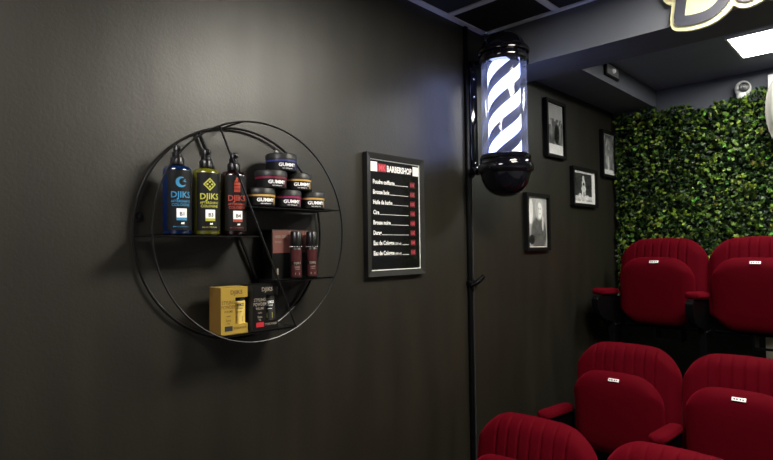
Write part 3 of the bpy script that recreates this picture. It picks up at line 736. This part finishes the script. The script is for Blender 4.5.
def make_seat(loc, label):
    t = thing('cinema_seat', label, 'seat', loc, 'red velvet folding cinema seats')
    ox, oy, oz = loc
    def P(name, bm, m, parent=None, smooth=True):
        bmesh.ops.translate(bm, verts=bm.verts, vec=(ox, oy, oz)); return part(name, bm, m, parent or t, smooth)
    lean = lambda z: .05 * (z - .60) / .33
    gr = [-.135, -.09, -.045, 0, .045, .09, .135]
    P('backrest', cushion(.474, .49, .918, .135, .06, .052, .05, lean, gr, 150, 30, .018), M['velvet'])
    P('back_shell', cushion(.44, .48, .88, .12, .05, .012, .02, lambda z: lean(z) + .032, None, 40, 16), M['black_satin'])
    pn = lambda z: -.075 - .035 * (z - .46) / .35
    pan = P('folded_seat', cushion(.396, .442, .811, .115, .12, .055, .06, pn, None, 56, 30, .018), M['velvet'])
    bm = box(NB(), -.155, .155, -.078, -.058, .50, .74, .008); P('seat_tray', bm, M['black_satin'])
    # number tag near the top of the folded seat, tilted with it
    bm = NB(); box(bm, -.024, .024, -.0012, .0012, -.0072, .0072, .0006)
    bmesh.ops.rotate(bm, verts=bm.verts, matrix=Matrix.Rotation(-.55, 3, 'X')); bmesh.ops.translate(bm, verts=bm.verts, vec=(.010, -.1650, .803))
    tg = P('number_tag', bm, M['white'], pan)
    bm = NB()
    for a, c in ((-.018, -.012), (-.009, -.003), (.003, .008), (.012, .017)): box(bm, a, c, -.0016, -.0011, -.003, .0025)
    bmesh.ops.rotate(bm, verts=bm.verts, matrix=Matrix.Rotation(-.55, 3, 'X')); bmesh.ops.translate(bm, verts=bm.verts, vec=(.010, -.1650, .803)); P('tag_print', bm, M['ink'], pan, False)
    # armrest on the left side: padded top on a black standard
    ax = -.2375; bm = NB()
    n = 22; rings = []
    for i in range(n + 1):
        s = i / n; y = -.065 - .30 * s; z = .624 + .018 * s; e = math.sqrt(max(1 - (2 * s - 1) ** 8, 0)) if 0 < s < 1 else .0
        hwid = (.030 + .004 * s) * e; hh = .020 * e; ring_ = []
        for k in range(20):
            a = 2 * PI * k / 20; c_, s_ = math.cos(a), math.sin(a)
            ring_.append(bm.verts.new((ax + hwid * math.copysign(abs(c_) ** .6, c_), y, z + hh * math.copysign(abs(s_) ** .7, s_))))
        rings.append(ring_)
    for a, b_ in zip(rings, rings[1:]):
        for k in range(20): bm.faces.new((a[k], a[(k + 1) % 20], b_[(k + 1) % 20], b_[k]))
    bmesh.ops.remove_doubles(bm, verts=bm.verts, dist=1e-5); bmesh.ops.recalc_face_normals(bm, faces=bm.faces)
    P('armrest', bm, M['velvet'], None, 'all')
    poly = [(-.07, .600), (-.36, .618), (-.385, .600), (-.38, .55), (-.35, .505), (-.28, .475), (-.16, .45), (-.15, .06), (-.20, .03), (-.20, 0), (-.07, 0)]
    bm = prism(NB(), poly, ax - .018, ax + .018, 'yz'); bmesh.ops.bevel(bm, geom=[e for e in bm.edges if abs(e.verts[0].co.x - e.verts[1].co.x) < 1e-6], offset=.003, segments=1, affect='EDGES')
    sd = P('side_standard', bm, M['black_satin'])
    bm = box(NB(), ax + .019, ax + .024, -.15, -.075, .432, .440); P('steel_hinge', bm, M['chrome'], sd)
    bm = NB(); tube(bm, [(-.2, -.03, .43), (.2, -.03, .43)], .011, 12)
    box(bm, -.02, .12, -.10, -.085, .36, .372); box(bm, -.02, -.012, -.10, .0, .36, .43); box(bm, .112, .12, -.10, .0, .36, .43)
    P('hinge_frame', bm, M['black_satin'])
    return t
ROW = dict(back=(3.42, T1), mid=(2.64, T2), front=(1.81, -1.565))
s0 = make_seat((.352, *ROW['back']), 'red velvet folded seat in the back row, next to the wall')
for x, rw, lb in ((.828, 'back', 'red velvet folded seat in the back row, at the right edge of the photo'),
                  (.418, 'mid', 'red velvet folded seat in the middle row, next to the wall'),
                  (.895, 'mid', 'red velvet folded seat in the middle row, at the right edge of the photo'),
                  (.390, 'front', 'red velvet seat in the front row, only its curved top showing, next to the wall'),
                  (.868, 'front', 'red velvet seat in the front row, top sliver showing at the bottom edge')):
    dup(s0, (x, *ROW[rw]), lb)

# ------------------------------------------------------------------ script sign on the beam
def crop(u, v): # outline points measured on the sign, converted to metres on its own plane
    return (.770 + (u / 6.84) * .00285 + 0, .9 - v / 6.84 * .0041)
SG = dict(
    stem=[(.842, .965), (.836, .90), (.822, .79)],
    bowl=[(.80, .94), (.85, .962), (.91, .955), (.935, .92), (.925, .885), (.89, .868), (.94, .862), (.965, .835), (.955, .80), (.915, .772), (.86, .768), (.822, .776)],
    swash=[(.842, .965), (.80, .945), (.785, .905), (.795, .872), (.812, .868)],
    a=[(1.075, .875), (1.04, .885), (1.005, .865), (.998, .825), (1.02, .797), (1.055, .805), (1.08, .84), (1.088, .88), (1.083, .83), (1.10, .800), (1.125, .803)],
    r=[(1.155, .885), (1.150, .81), (1.155, .85), (1.185, .885), (1.215, .875)],
)
t = thing('wall_sign', 'cream and grey script sign fixed to the front of the beam', 'sign', (.98, 2.14, .74))
def smooth_pts(p, n=5):
    out = []
    P = [p[0]] + p + [p[-1]]
    for i in range(1, len(P) - 2):
        for k in range(n):
            s = k / n; a, b_, c, d = [np.array(q) for q in P[i - 1:i + 3]]
            out.append(tuple(.5 * ((2 * b_) + (-a + c) * s + (2 * a - 5 * b_ + 4 * c - d) * s * s + (-a + 3 * b_ - 3 * c + d) * s ** 3)))
    return out + [p[-1]]
SHX, SHZ = .012, .008
for k, (nm, p) in enumerate(SG.items()):
    q = [(x + SHX, z + SHZ) for x, z in smooth_pts(p)]; w = .034 if nm != 'swash' else .019
    e = .0006 * k
    part('backing', ribbon(NB(), q, w + .032, 2.125 - e, 2.1375), M['sign_cream'], t, smooth=False)
    part('letter_stroke', ribbon(NB(), q, w, 2.114 - e, 2.1188 - e), M['sign_dark'], t, smooth=False)
part('counter_fill', prism(NB(), [(x + SHX, z + SHZ) for x, z in ((.835, .79), (.90, .785), (.945, .82), (.93, .85), (.90, .868), (.925, .90), (.91, .94), (.85, .945))], 2.128, 2.1372, 'xz'), M['sign_cream'], t, smooth=False)
bm = NB()
for x in (.86, .975, 1.17): part('spacer', tube(NB(), [(x, 2.137, .875), (x, 2.1495, .875)], .006, 8), M['chrome'], t)
bm.free()
for x, z in ((.86, .91), (.98, .845), (1.02, .85), (1.172, .86), (.845, .80)): part('spacer', tube(NB(), [(x, 2.1165, z), (x, 2.1255, z)], .004, 8), M['chrome'], t)

# ------------------------------------------------------------------ world, camera, view
w = bpy.data.worlds.new('World'); SC.world = w; w.use_nodes = True
w.node_tree.nodes['Background'].inputs[0].default_value = (.5, .5, .55, 1); w.node_tree.nodes['Background'].inputs[1].default_value = .0

cam = bpy.data.cameras.new('Camera'); co = bpy.data.objects.new('Camera', cam); C.objects.link(co); SC.camera = co
cam.sensor_fit = 'HORIZONTAL'; cam.sensor_width = 36; cam.lens = 36 * 553. / 773; cam.clip_start = .02
R_ = Matrix(((0.72614196, 0.03101962, 0.6868447), (0.68741214, -0.01313108, -0.72614883), (-0.01350584, 0.99943252, -0.03085829)))
co.matrix_world = Matrix.Translation((1.4, 0, ZC)) @ R_.to_4x4()
SC.view_settings.view_transform = 'Standard'; SC.view_settings.look = 'None'; SC.view_settings.gamma = 1; SC.view_settings.use_curve_mapping = False
SC.view_settings.exposure = 0.
